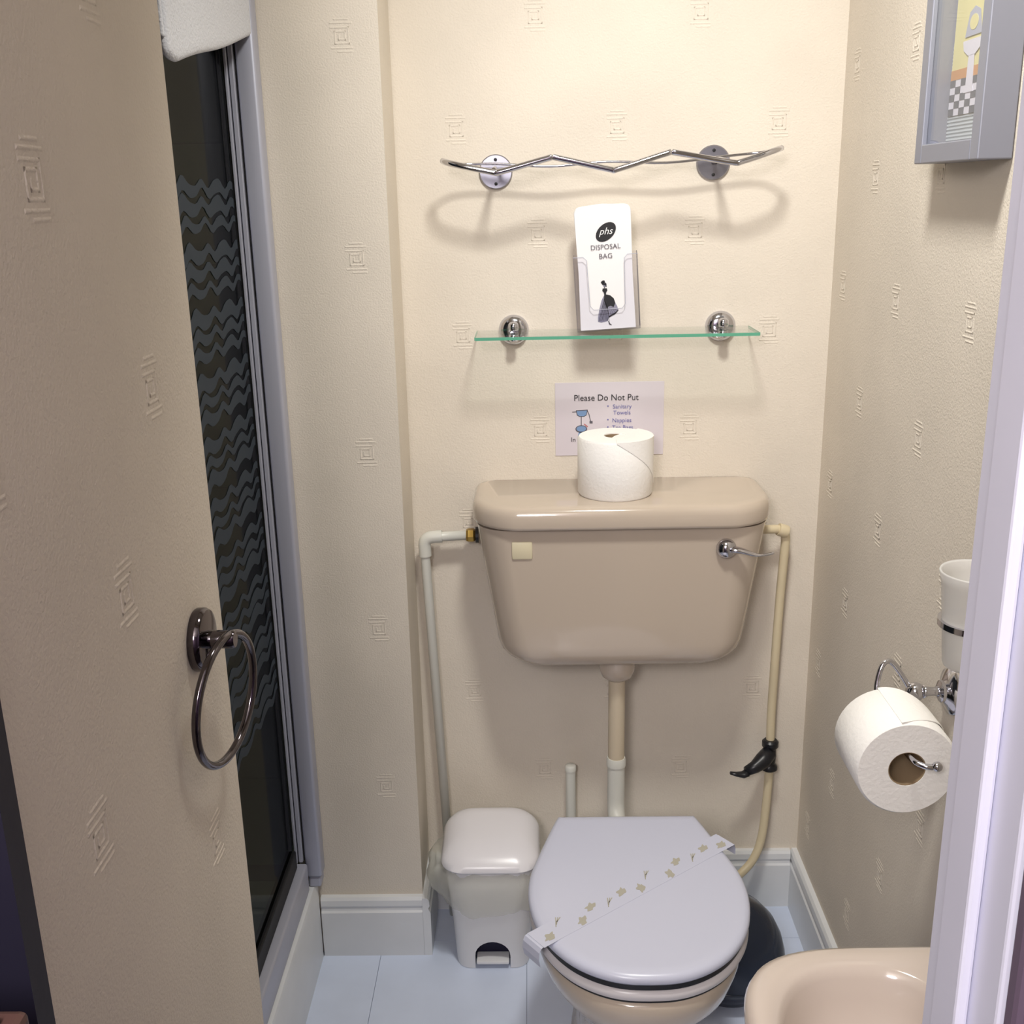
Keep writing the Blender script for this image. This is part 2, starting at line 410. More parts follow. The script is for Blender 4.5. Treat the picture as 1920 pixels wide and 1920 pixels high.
# towel over the top rail
def towel():
    nu, nv = 36, 30; V = []
    prof = []
    for j in range(nv + 1):
        prof.append(j / nv)
    for i in range(nu + 1):
        u = i / nu; y = 1.40 + 0.465 * u
        low = 1.676 + 0.095 * u + 0.003 * math.sin(u * 7)
        if u < 0.10: low += 0.018 * (1 - u / 0.10) ** 2
        for j in range(nv + 1):
            t = j / nv
            if t < 0.55:                      # front fall
                s = t / 0.55; zz = low + (1.94 - low) * s
                xx = -0.450 + 0.005 * math.sin(u * 5 + 1.0) * (1 - s)
            elif t < 0.70:
                a = (t - 0.55) / 0.15 * PI; xx = -0.481 + 0.029 * math.cos(a); zz = 1.94 + 0.014 * math.sin(a)
            else:
                s = (t - 0.70) / 0.30; xx = -0.510 - 0.004 * s; zz = 1.94 - 0.16 * s
            V.append(Vector((xx, y + 0.012 * (1 - t) * math.sin(t * 6) * (1 - u), zz)))
    F = []; m = nv + 1
    for i in range(nu):
        for j in range(nv): F.append((i * m + j, i * m + j + 1, (i + 1) * m + j + 1, (i + 1) * m + j))
    return V, F
tw = thing('hand_towel', 'white terry towel draped over the shower screen', 'towel', (-0.48, 1.63, 1.93))
t1 = obj('towel_cloth', *towel(), TOWEL, tw, True)
so = t1.modifiers.new('thick', 'SOLIDIFY'); so.thickness = 0.013; so.offset = 1.0
sb = t1.modifiers.new('sub', 'SUBSURF'); sb.levels = 1; sb.render_levels = 1
obj('towel_hem', *tube(smooth_path([(-0.440, 1.402, 1.712 + .03 * i) for i in range(7)]), .0035, 8), TOWEL, tw, True)

# ------------------------------------------------------------------ towel ring on the left wall
tg = thing('towel_ring', 'dark chrome towel ring on the papered wall by the shower', 'towel ring', (XN, 0.905, 1.135))
obj('rosette', *lathe([(.0285, 0), (.0295, .002), (.0295, .008), (.0275, .011), (.022, .012), (0, .0125)], (XN, 0.905, 1.135), (1, 0, 0), 40), CHROMED, tg, True, auto=40)
obj('post', *lathe([(.0085, .010), (.0085, .034), (.0075, .036), (0, .036)], (XN, 0.905, 1.135), (1, 0, 0), 24), CHROMED, tg, True, auto=40)
rc = Vector((XN + .0255, 0.893, 1.081))
obj('ring', *tube([rc + Vector((0.010 * math.cos(a) + .004 * math.sin(a), 0.060 * math.cos(a), 0.060 * math.sin(a))) for a in [2 * PI * i / 56 for i in range(56)]], .0040, 12, True), CHROMED, tg, True)

# ------------------------------------------------------------------ hall cabinet seen past the left wall
hc = thing('hall_cabinet', 'brown wooden cabinet corner in the dark hall at lower left', 'cabinet', (-0.62, 0.36, 0))
obj('cabinet_body', *bbox(-0.95, -0.276, 0.15, 0.445, 0.0, 1.095, .003), WOOD, hc)
obj('cabinet_top', *bbox(-0.965, -0.262, 0.135, 0.452, 1.0955, 1.125, .004), WOOD, hc)
obj('top_inlay', *bbox(-0.94, -0.272, 0.155, 0.442, 1.1255, 1.128, .001), WOOD, hc)
for xa, xb in ((-.94, -.62), (-.606, -.286)):
    d_ = obj('cabinet_door', *bbox(xa, xb, 0.134, 0.1495, .06, 1.07, .003), WOOD, hc)
    obj('knob', *lathe([(.006, 0), (.006, .012), (.012, .018), (.011, .026), (0, .028)], ((xb - .03 if xa < -.7 else xa + .03), .134, .6), (0, -1, 0), 16), BRASS, d_, True)

# ------------------------------------------------------------------ wavy chrome rack
rk = thing('wavy_wall_rack', 'wavy chrome wall rack above the glass shelf', 'wall rack', (0.14, D, 1.56))
rackp = [(-.147, 1.955, 1.578), (-.128, 1.925, 1.572), (-.063, 1.92, 1.558), (-.045, 1.92, 1.558), (.036, 1.92, 1.578), (.05, 1.92, 1.578), (.138, 1.92, 1.558), (.155, 1.92, 1.558), (.238, 1.92, 1.582), (.252, 1.92, 1.582), (.345, 1.92, 1.565), (.365, 1.92, 1.566), (.415, 1.925, 1.581), (.437, 1.955, 1.587)]
obj('front_rod', *tube(smooth_path(rackp, 5), .0052, 10), CHROME, rk, True)
rear = [(-.147, 1.955, 1.578), (-.12, 1.985, 1.573), (-.05, 1.99, 1.572), (.04, 1.99, 1.566), (.14, 1.99, 1.572), (.245, 1.99, 1.568), (.35, 1.99, 1.577), (.41, 1.985, 1.582), (.437, 1.955, 1.587)]
obj('rear_rod', *tube(smooth_path(rear, 5), .0024, 8), CHROME, rk, True)
for x, z in ((-.058, 1.560), (.336, 1.568)):
    ds = obj('mount_disc', *lathe([(.0305, 0), (.0305, .004), (.0285, .007), (0, .007)], (x, D, z), (0, -1, 0), 36), BRUSH, rk, True, auto=40)
    for dx, dz in ((0, .021), (0, -.021), (.004, 0)):
        obj('screw', *lathe([(.003, .0), (.003, .002), (0, .0025)], (x + dx, D - .0071, z + dz), (0, -1, 0), 10), BLACK, ds)
    obj('arm', *tube([(x, D - .007, z), (x, 1.99, z + .005), (x, 1.9215, z)], .0042, 10), CHROME, rk, True)

# ------------------------------------------------------------------ glass shelf
gs = thing('glass_shelf', 'green edged glass shelf on two chrome brackets above the notice', 'shelf', (0.155, D, 1.27))
V, F = bbox(-.099, .409, 1.93, 2.036, 1.2695, 1.2755, .0012)
obj('glass_plate', V, F, GLASS_SH, gs)
obj('glass_front_edge', *box(-.0985, .4085, 1.9285, 1.9299, 1.2697, 1.2753), GEDGE, gs)
obj('glass_side_edge', *box(.4091, .4103, 1.931, 2.035, 1.2697, 1.2753), GEDGE, gs)
obj('glass_side_edge', *box(-.1003, -.0991, 1.931, 2.035, 1.2697, 1.2753), GEDGE, gs)
for x in (-.031, .359):
    br = obj('bracket', *lathe([(.0285, 0), (.0285, .004), (.026, .010), (.019, .015), (.010, .0165), (0, .017)], (x, D, 1.274), (0, -1, 0), 36), CHROME, gs, True, auto=45)
    obj('clamp', *lathe([(.008, 0), (.0095, .002), (.0095, .012), (.006, .016), (0, .017)], (x, 2.016, 1.276), (0, 0, 1), 20), CHROME, br, True, auto=45)
    obj('clamp', *lathe([(.008, 0), (.0095, .002), (.0095, .010), (.006, .014), (0, .015)], (x, 2.016, 1.269), (0, 0, -1), 20), CHROME, br, True, auto=45)

# ------------------------------------------------------------------ disposal bag pack in acrylic holder
BT = Matrix.Translation((0.092, 1.972, 1.2790)) @ Matrix.Rotation(math.radians(-3.3), 4, 'Y') @ Matrix.Rotation(math.radians(-3), 4, 'Z')
pk = thing('disposal_bag_pack', 'white packet of paper disposal bags standing on the glass shelf', 'paper bags', (0.143, 1.97, 1.278))
W_, Hh, T_ = 0.101, 0.217, 0.016
out = [(0, 0), (W_, 0), (W_ * .985, .10), (W_, .20)] + [(W_ - .012 + .012 * math.cos(a), Hh - .012 + .012 * math.sin(a)) for a in [PI / 2 * k / 6 for k in range(7)]] + [(W_ * .5, Hh + .003)] + [(.012 + .012 * math.cos(a), Hh - .012 + .012 * math.sin(a)) for a in [PI / 2 + PI / 2 * k / 6 for k in range(7)]] + [(0, .20), (.002, .10)]
def pack_ring(y, s): return [Vector((W_ / 2 + (p[0] - W_ / 2) * s, y, Hh / 2 + (p[1] - Hh / 2) * (s if p[1] > .01 else 1)) ) for p in out]
obj('bag_stack', *xform(loft([pack_ring(T_, .97), pack_ring(T_ * .7, 1), pack_ring(0.002, 1), pack_ring(0, .985)]), BT), PAPERW, pk, True, auto=40)
def on_bag(geo2, y=-.0006): return flat_poly(geo2, BT @ Vector((0, y, 0)), BT.to_3x3() @ Vector((1, 0, 0)), BT.to_3x3() @ Vector((0, 0, 1)), BT.to_3x3() @ Vector((0, -1, 0)), .0003)
def bag_text(s, size, x, z, m, **kw):
    return obj('lettering', *text_geo(s, size, BT @ Vector((x, -.0007, z)), BT.to_3x3() @ Vector((1, 0, 0)), BT.to_3x3() @ Vector((0, 0, 1)), BT.to_3x3() @ Vector((0, -1, 0)), 'CENTER', **kw), m, pk)
obj('logo_oval', *on_bag(ell2(.055, .171, .0205, .0135, math.radians(38), 32)), INK, pk)
obj('logo_lettering', *text_geo('phs', .017, BT @ Vector((.0545, -.0012, .167)), BT.to_3x3() @ Vector((1, 0, 0)), BT.to_3x3() @ Vector((0, 0, 1)), BT.to_3x3() @ Vector((0, -1, 0)), 'CENTER', shear=.35), INKW, pk)
bag_text('DISPOSAL', .0122, .053, .1415, INKG)
bag_text('BAG', .0125, .0525, .1255, INKG)
lady = [
    (ell2(.0482, .0790, .0028, .0038), SKIRT), (ell2(.0470, .0812, .0048, .0030, -.5), INK), (ell2(.0452, .0845, .0038, .0024, .4), INK), (ell2(.0500, .0790, .0012, .0040, .2), INK),
    ([(.0465, .0765), (.0485, .0765), (.0482, .073), (.0468, .073)], INKG),
    ([(.0440, .073), (.0515, .073), (.0525, .069), (.0500, .0655), (.0495, .062), (.0462, .062), (.0458, .0655), (.0432, .069)], INK),
    ([(.0462, .062), (.0495, .062), (.0570, .060), (.0632, .054), (.0655, .046), (.0620, .0385), (.0570, .0415), (.0525, .040), (.0500, .036), (.0475, .044), (.0455, .053)], INK)]
for p, m in lady: obj('lady_figure', *on_bag(p), m, pk)
skl = [(.0455, .0600), (.041, .052), (.036, .036), (.033, .022), (.0325, .0145), (.0385, .0125), (.046, .0135), (.0505, .0145), (.052, .020), (.0570, .023), (.0640, .026), (.0705, .032), (.0685, .040), (.0655, .046), (.058, .05), (.05, .056)]
obj('lady_skirt', *on_bag(skl, -.0003), SKIRT, pk)
for i in range(8):
    xx = .0345 + i * .0026; obj('skirt_fold', *on_bag(line2((.046 + i * .0007, .055 - i * .002), (xx, .0150), .0008)), INK, pk)
for i in range(5): obj('skirt_fold', *on_bag(line2((.052 + i * .002, .038), (.053 + i * .0038, .0225 + i * .0022), .0007)), INKG, pk)
obj('skirt_hem', *on_bag([(.0515, .0195), (.0570, .0225), (.0640, .0255), (.0700, .0315), (.0705, .034), (.0640, .0285), (.0570, .0255), (.0520, .0225)]), INK, pk)
obj('lady_foot', *on_bag([(.0510, .0145), (.0525, .0145), (.0540, .0095), (.0570, .0075), (.0565, .0065), (.0525, .0080)]), INK, pk)
ah = thing('acrylic_holder', 'clear acrylic holder around the disposal bag packet', 'holder', (0.15, 1.97, 1.277))
BH = BT @ Matrix.Translation((-.006, 0, -.0014))
def hb(*a): return xform(box(*a), BH)
hw = W_ + .014
obj('back_plate', *hb(0, hw, .030, .032, 0.0, .135), GLASS_C, ah)
obj('side_plate', *hb(0, .0016, -.0065, .0295, 0.0, .134), GLASS_C, ah)
obj('side_plate', *hb(hw - .0016, hw, -.0065, .0295, 0.0, .134), GLASS_C, ah)
obj('base_plate', *hb(.0016, hw - .0016, -.0065, .0295, -.0012, .0008), GLASS_C, ah)
fp = [(0, 0), (hw, 0), (hw, .132), (hw - .018, .132), (hw - .024, .126), (hw - .026, .045), (hw - .032, .038), (.032, .038), (.026, .045), (.024, .126), (.018, .132), (0, .132)]
obj('front_plate', *loft([[BH @ Vector((p[0], y, p[1])) for p in fp] for y in (-.0085, -.007)]), GLASS_C, ah)
cut = [BH @ Vector((p[0], -.0088, p[1])) for p in fp[3:11]]
obj('cut_edge', *tube([BH @ Vector((0, -.0088, .132))] + cut[::-1] + [BH @ Vector((hw, -.0088, .132))], .0005, 5), ARTL, ah)
obj('holder_edge', *tube([BH @ Vector((hw, .031, 0)), BH @ Vector((hw, .031, .135))], .0006, 5), INKG, ah)

# ------------------------------------------------------------------ notice on the wall
nt_ = thing('wall_notice', 'laminated white notice stuck on the wall above the cistern', 'sign', (0.151, D, 1.027))
obj('notice_sheet', *bbox(0.046, 0.256, 2.0485, 2.0496, 1.027, 1.171, .0004, 1), SHEET, nt_)
NO = Vector((0.046, 2.0484, 1.027)); NX, NZ, NN = (1, 0, 0), (0, 0, 1), (0, -1, 0)
def nt_text(s, size, x, z, m, **kw): obj('lettering', *text_geo(s, size, NO + Vector((x, 0, z)), NX, NZ, NN, **kw), m, nt_)
nt_text('Please Do Not Put', .0172, .036, .1085, INK, xs=.95)
for s, x, z in (('\u2022', .100, .0935), ('Sanitary', .111, .0925), ('Towels', .112, .0805), ('\u2022', .100, .0670), ('Nappies', .110, .0655), ('\u2022', .100, .0525), ('Tea Bags', .110, .0515)):
    nt_text(s, .0115, x, z, INKB)
nt_text('In the toilet', .0130, .030, .028, INK)
def on_notice(p, m, n='drawing', dd=0.0): obj(n, *flat_poly(p, NO + Vector((0, -dd, 0)), NX, NZ, NN, .0003), m, nt_)
on_notice([(.040, .090), (.063, .091), (.061, .080), (.056, .077), (.047, .077), (.042, .080)], INKG)
on_notice([(.0415, .0885), (.0615, .0895), (.060, .081), (.0555, .0785), (.0475, .0785), (.0435, .081)], INKL, dd=.0004)
for a, b, wd in (((.033, .0865), (.041, .087), .0016), ((.062, .0895), (.066, .080), .0016), ((.066, .080), (.0685, .068), .0016), ((.0665, .066), (.0725, .066), .005), ((.0505, .077), (.0505, .060), .0016), ((.056, .063), (.063, .057), .002)):
    on_notice(line2(a, b, wd), INKG if wd < .0018 else INKR if wd == .002 else INKG)
on_notice(ell2(.0505, .053, .0115, .0075), INKG); on_notice(ell2(.0505, .0535, .0095, .0055), INKL, dd=.0004)
on_notice([(.0455, .047), (.0555, .047), (.058, .033), (.043, .033)], INKL)

# ------------------------------------------------------------------ cistern
cs = thing('toilet_cistern', 'champagne ceramic cistern with curved lid mounted on the back wall', 'cistern', (0.163, D, 0.645))
CX = 0.164
rings = []
zs = [.655, .657, .662, .670, .682, .700, .75, .80, .85, .90, .934]
for z in zs:
    t = (z - .655) / .28; hw_ = .228 + .041 * t; R0 = .042
    ins = (R0 - math.sqrt(max(0, R0 * R0 - (R0 - (z - .655)) ** 2))) if z - .655 < R0 else 0
    yf = 1.872 - .010 * t
    r_ = rrect(CX - hw_ + ins, CX + hw_ - ins, yf + ins * .55, D - .001, z, .058, .006, 8)
    for p in r_:                              # slightly bowed front
        q = (p.x - CX) / hw_; p.y -= 0.010 * (1 - q * q) * max(0, min(1, (D - p.y) / .15))
    rings.append(r_)
obj('cistern_body', *loft(rings), CERAM, cs, True, auto=50)
rings = []
for z, i in ((.9375, .004), (.939, .001), (.944, 0), (.962, 0), (.970, .002), (.976, .006), (.979, .012), (.980, .022)):
    r_ = rrect(CX - .277 + i, CX + .277 - i, 1.850 + i, D - .001, z, .085 - i * .5, .022, 10)
    for p in r_:
        q = (p.x - CX) / .277; p.y -= 0.016 * (1 - q * q) * max(0, min(1, (D - p.y) / .15))
    rings.append(r_)
obj('cistern_lid', *loft(rings), CERAM, cs, True, auto=60)
lv = obj('flush_lever', *lathe([(.016, 0), (.0185, .003), (.0175, .010), (.012, .016), (.006, .019), (0, .0195)], (.350, 1.8585, .896), (0, -1, 0), 28), CHROME, cs, True)
obj('lever_arm', *tube(smooth_path([(.358, 1.845, .897), (.375, 1.840, .896), (.400, 1.836, .889), (.420, 1.835, .890), (.432, 1.836, .893)], 5), [.010, .0105, .0108, .0105, .010, .0092, .0085, .0078, .007, .0062, .0055, .005, .0047, .0045, .0044, .0043, .0043, .0043, .0043, .004, .003], 12, flat=.55), CHROME, lv, True)
obj('label_plate', *bbox(-.040, -.002, 1.8565, 1.8655, .879, .913, .003), LABELP, cs, True, auto=40)
obj('outlet_nut', *lathe([(.036, .004), (.035, -.030), (.030, -.044), (.020, -.052), (0, -.0525)], (.160, 1.935, .655), (0, 0, 1), 28), CERAM, cs, True, auto=45)

# ------------------------------------------------------------------ pipes
op = thing('overflow_pipe', 'white plastic pipe with elbow left of the cistern', 'pipe', (-.19, 2.0, 0))
obj('pipe_run', *tube(elbow((-.130, 2.015, .878), (-.216, 2.015, .874), (-.188, 2.018, 0.001), .018, 8), .0095, 16), PIPEW, op, True)
obj('elbow_sleeve', *tube(elbow((-.180, 2.015, .876), (-.216, 2.015, .874), (-.2145, 2.015, .836), .018, 8), .0125, 16), PIPEW, op, True, auto=50)
obj('brass_nut', *lathe([(.012, 0), (.0135, .004), (.0135, .014), (.011, .018)], (-.132, 2.015, .878), (1, 0, 0), 6), BRASS, op)
obj('black_washer', *lathe([(.016, 0), (.016, .006)], (-.1135, 2.015, .878), (1, 0, 0), 16), DARKP, op)
su = thing('supply_pipe', 'cream water supply pipe with black valve right of the cistern', 'pipe', (.48, 2.0, 0.1))
obj('pipe_run', *tube(smooth_path([(.432, 2.0, .884), (.462, 2.0, .885), (.482, 2.005, .882), (.494, 2.01, .866), (.4925, 2.012, .80), (.490, 2.015, .709), (.486, 2.015, .50), (.487, 2.015, .40), (.486, 2.012, .31), (.478, 2.005, .205), (.462, 1.995, .155), (.435, 1.98, .128), (.39, 1.95, .115), (.34, 1.915, .11)], 5), .0088, 12), PIPEB, su, True)
obj('elbow_collar', *lathe([(.012, 0), (.0128, .003), (.0128, .016), (.012, .019)], (.4775, 2.003, .884), (1, .1, -.35), 16), PIPEB, su, True, auto=40)
vb = obj('valve_body', *lathe([(.013, 0), (.017, .003), (.017, .010), (.012, .016), (.0135, .034), (.0125, .05), (.017, .056), (.017, .066), (.013, .070)], (.4865, 2.013, .352), (0, 0, 1), 20), DARKP, su, True, auto=40)
obj('valve_spindle', *tube([(.485, 2.005, .398), (.468, 1.995, .383), (.45, 1.985, .374), (.432, 1.978, .369)], [.016, .0175, .013, .010], 14), DARKP, vb, True)
obj('valve_handle', *tube([(.434, 1.978, .366), (.425, 1.976, .362), (.410, 1.972, .366), (.398, 1.97, .370)], [.011, .0095, .0065, .0045], 12, flat=.7), DARKP, vb, True)
fl = thing('flush_pipe', 'flush pipe running from the cistern down to the toilet pan', 'pipe', (.160, 1.935, .27))
obj('upper_pipe', *tube([(.160, 1.935, .602), (.160, 1.935, .422)], .0165, 20), PIPEF, fl, True, auto=50)
obj('flush_elbow', *tube(elbow((.160, 1.935, .425), (.160, 1.935, .29), (.163, 1.842, .29), .05, 10), .0175, 20), PIPEW, fl, True, auto=50)
obj('pipe_cone', *lathe([(.0195, 0), (.0195, .012), (.0178, .018)], (.160, 1.935, .412), (0, 0, 1), 20), PIPEW, fl, True, auto=40)
st = thing('stub_pipe', 'short capped white pipe standing left of the flush pipe', 'pipe', (.071, 2.02, 0))
obj('pipe_run', *tube([(.071, 2.018, 0.001), (.071, 2.018, .352)], .0105, 16), PIPEW, st, True, auto=50)
obj('pipe_cap', *lathe([(.0118, 0), (.0118, .010), (.009, .013), (0, .0135)], (.071, 2.018, .3525), (0, 0, 1), 16), PIPEW, st, True, auto=50)

# ------------------------------------------------------------------ toilet rolls
def roll_geo(c, axis, R, r, L):
    u, v, d = frame_of(axis); return lathe([(r, 0), (R - .003, 0), (R, .004), (R, L - .004), (R - .003, L), (r, L)], c, axis, 48, closed_loop=True)
r1 = thing('spare_toilet_roll', 'white toilet roll standing upright on the cistern lid', 'toilet roll', (.1545, 1.945, .980))
RC = Vector((.1545, 1.945, .9803)); RR = .070
obj('paper_roll', *roll_geo(RC, (0, 0, 1), RR, .021, .109), TISSUE, r1, True, auto=40)
obj('card_core', *lathe([(.0195, .002), (.0208, .002), (.0208, .107), (.0195, .107)], RC, (0, 0, 1), 28, closed_loop=True), CARD, r1, True, auto=40)
def flap():
    rings = []; n = 18
    for i in range(n + 1):
        u = i / n; a = math.radians(-92 + 84 * u); low = .108 * (1 - u) ** 0.8 + .020 * u
        c, s = math.cos(a), math.sin(a); ro = RR + .0009
        rings.append([RC + Vector((c * ro, s * ro, low)), RC + Vector((c * ro, s * ro, .1105)), RC + Vector((c * ro * .55, s * ro * .55, .1115)), RC + Vector((c * .010 + .004, s * .010, .1055)),
                      RC + Vector((c * (ro * .55), s * ro * .55, .1102)), RC + Vector((c * (ro - .0006), s * (ro - .0006), .109)), RC + Vector((c * (ro - .0006), s * (ro - .0006), low))])
    return loft(rings)
obj('folded_flap', *flap(), TISSUE, r1, True, auto=50)
tk = [(-.007, -.010), (.004, -.069)] + [(.0702 * math.cos(a), .0702 * math.sin(a)) for a in [math.radians(-80 + 8 * q) for q in range(17)]] + [(.012, .022), (.000, .006)]
obj('tucked_sheet', *loft([[RC + Vector((p[0], p[1], zz + (.0 if math.hypot(*p) > .03 else -.003))) for p in tk] for zz in (.1094, .1100)]), TISSUE, r1)
h = thing('roll_holder', 'chrome wall hook holder carrying the hanging toilet roll', 'roll holder', (XR, 1.335, .858))
obj('wall_rose', *lathe([(.032, 0), (.033, .002), (.031, .006), (.020, .010), (.015, .013), (.015, .017), (.009, .020)], (XR, 1.335, .862), (-1, 0, 0), 32), CHROME, h, True, auto=50)
obj('arm', *lathe([(.009, .015), (.006, .025), (.0065, .034), (.0095, .040)], (XR, 1.335, .862), (-1, 0, 0), 20), CHROME, h, True)
obj('ball', *lathe([(.013 * math.sin(PI * i / 12), -.013 * math.cos(PI * i / 12)) for i in range(13)], (XR - .050, 1.335, .862), (-1, 0, 0), 20), CHROME, h, True)
TR = Vector((.462, 1.200, .822))
obj('hook_wire', *tube(smooth_path([(.510, 1.336, .862), (.497, 1.342, .884), (.482, 1.345, .902), (.470, 1.342, .898), (.462, 1.334, .872), (.462, 1.322, .850), (.462, 1.300, .841), (.462, 1.25, .8395), (.464, 1.195, .8395), (.474, 1.180, .838), (.486, 1.176, .838)], 5), .0036, 10), CHROME, h, True)
obj('tip_ball', *lathe([(.0065 * math.sin(PI * i / 10), -.0065 * math.cos(PI * i / 10)) for i in range(11)], (.489, 1.176, .839), (1, 0, 0), 16), CHROME, h, True)
r2 = thing('hanging_toilet_roll', 'white toilet roll hanging on the chrome wall hook', 'toilet roll', tuple(TR))
obj('paper_roll', *roll_geo(TR, (0, 1, 0), .064, .0235, .100), TISSUE, r2, True, auto=40)
obj('card_core', *lathe([(.0222, .001), (.0233, .001), (.0233, .099), (.0222, .099)], TR, (0, 1, 0), 28, closed_loop=True), CARD, r2, True, auto=40)
def flap2():
    rings = []; n = 16
    for i in range(n + 1):
        u = i / n; a = math.radians(100 - 78 * u); ro = .0650 + .0015 * u * u
        w0 = .001 + .049 * (u ** 1.5); w1 = .099 - .040 * (u ** 2.2)
        c, s = math.cos(a) * ro, math.sin(a) * ro; ci, si = c * .985, s * .985
        rings.append([TR + Vector((c, w0, s)), TR + Vector((c, w1, s)), TR + Vector((ci, w1, si)), TR + Vector((ci, w0, si))])
    return loft(rings)
obj('folded_flap', *flap2(), TISSUE, r2, True, auto=50)

# ------------------------------------------------------------------ tumbler in ring holder
tc_ = Vector((.494, 1.13, 1.0))
th_ = thing('tumbler_holder', 'chrome ring holder on the right wall partly behind the door frame', 'tumbler holder', (XR, 1.13, 1.05))
obj('ring', *lathe([(.0345, -.0035), (.0385, -.0035), (.0385, .0035), (.0345, .0035)], (tc_.x, tc_.y, 1.047), (0, 0, 1), 44, closed_loop=True), CHROME, th_, True, auto=40)
obj('arm', *tube([(tc_.x + .0375, 1.13, 1.047), (XR - .006, 1.13, 1.047)], .005, 12), CHROME, th_, True)
obj('wall_rose', *lathe([(.026, 0), (.026, .004), (.020, .008), (0, .009)], (XR, 1.13, 1.047), (-1, 0, 0), 28), CHROME, th_, True, auto=40)
tum = obj('tumbler', *lathe([(0.0, .005), (.024, .005), (.0275, .008), (.0355, .102), (.0385, .112), (.0405, .114), (.0415, .112), (.0385, .100), (.0335, .050), (.0295, .004), (.0280, .0), (0, 0)], (tc_.x, tc_.y, .995), (0, 0, 1), 44), FROSTG, None, True, origin=(tc_.x, tc_.y, .995))
tag(tum, 'frosted glass tumbler standing in the chrome wall ring', 'tumbler')

# ------------------------------------------------------------------ framed picture
pf = thing('framed_picture', 'grey box framed print hanging on the right wall', 'picture', (XR, 1.43, 1.55))
ya, yb, za, zb, xf = 1.322, 1.535, 1.548, 1.96, XR - .042
bw = .024
for a in ((ya, ya + bw, za, zb), (yb - bw, yb, za, zb)):
    obj('frame_bar', *bbox(xf, XR - .001, a[0], a[1], a[2], a[3], .0015), FRAMEM, pf)
for a in ((za, za + bw), (zb - bw, zb)):
    obj('frame_bar', *bbox(xf, XR - .001, ya + bw + .0003, yb - bw - .0003, a[0], a[1], .0015), FRAMEM, pf)
obj('backing', *box(XR - .010, XR - .001, ya + bw, yb - bw, za + bw, zb - bw), MATB, pf)
obj('picture_glass', *box(xf + .006, xf + .0075, ya + bw, yb - bw, za + bw, zb - bw), GLASS_P, pf)
for i in range(26):
    zz = za + bw + .004 + i * .0045
    obj('mount_rib', *box(XR - .0113, XR - .0101, ya + bw + .001, yb - bw - .001, zz, zz + .0022), MATB, pf)
# print: local u runs from far (0) towards the camera, v up
PO = Vector((XR - .0116, yb - bw - .004, za + .058)); PU, PV, PN = (0, -1, 0), (0, 0, 1), (-1, 0, 0)
def art(p, m, n='print_shape', dd=0): obj(n, *flat_poly(kk(p), PO + Vector((-dd, 0, 0)), PU, PV, PN, .0003), m, pf)
PWd = yb - ya - 2 * bw - .008
K = .70
def kk(p): return [(q[0], q[1] * K) for q in p]
art([(0, 0), (PWd, 0), (PWd, .40), (0, .40)], ARTY, 'print_ground')
art([(0, 0), (PWd, 0), (PWd, .062), (0, .062)], ARTW, 'print_floor', .0003)
n_c = 9; cw = PWd / n_c
for r in range(5):
    for c in range(n_c):
        if (r + c) % 2 == 0: art([(c * cw, r * .0124), ((c + 1) * cw, r * .0124), ((c + 1) * cw, (r + 1) * .0124), (c * cw, (r + 1) * .0124)], ARTD, 'print_check', .0006)
art([(0, .062), (PWd, .062), (PWd, .079), (0, .079)], ARTO, 'print_band', .0006)
cx_ = PWd * .40
art([(cx_ - .016, .036), (cx_ + .016, .036), (cx_ + .011, .046), (cx_ + .009, .100), (cx_ - .009, .100), (cx_ - .011, .046)], ARTW, 'print_pedestal', .0010)
art([(cx_ - .030, .124), (cx_ + .030, .124), (cx_ + .026, .108), (cx_ + .011, .098), (cx_ - .011, .098), (cx_ - .026, .108)], ARTW, 'print_basin', .0012)
art([(cx_ - .026, .130), (cx_ + .026, .130), (cx_ + .016, .170), (cx_, .178), (cx_ - .016, .170)], ARTL, 'print_mirror', .0010)
art(ell2(cx_, .152, .013, .013), ARTY, 'print_mirror', .0014)
art(line2((cx_ - .013, .205), (cx_ - .009, .192), .003), INKG, 'print_mark', .0010)
art(line2((cx_ + .001, .208), (cx_ + .001, .192), .003), INKG, 'print_mark', .0010)
art(ell2(cx_ + .012, .206, .003, .003), INKG, 'print_mark', .0010)

# ------------------------------------------------------------------ toilet
to = thing('toilet', 'toilet with blue white lid closed and champagne pan', 'toilet', (.16, 1.60, 0))
TX = .160
half = [(1.292, .0), (1.2935, .030), (1.300, .058), (1.313, .086), (1.332, .112), (1.358, .135), (1.392, .155), (1.432, .169), (1.477, .1765), (1.520, .1765), (1.556, .171), (1.60, .159), (1.655, .143), (1.700, .129), (1.714, .1235)]
def smooth2(h):
    P = smooth_path([(a, b, 0) for a, b in h], 4); return [(p.x, max(p.y, 0)) for p in P]
HF = smooth2(half)
def outline(z, ins=0.0, dy=0.0):
    cy = 1.50; R = []
    L = [(TX + w_, y) for y, w_ in HF] + [(TX - w_, y) for y, w_ in reversed(HF[1:])]
    out_ = []
    for x, y in L:
        dx, dy_ = x - TX, y - cy; l = math.hypot(dx, dy_)
        out_.append(Vector((x - dx / l * ins, y - dy_ / l * ins + dy, z)))
    return out_
pan = []
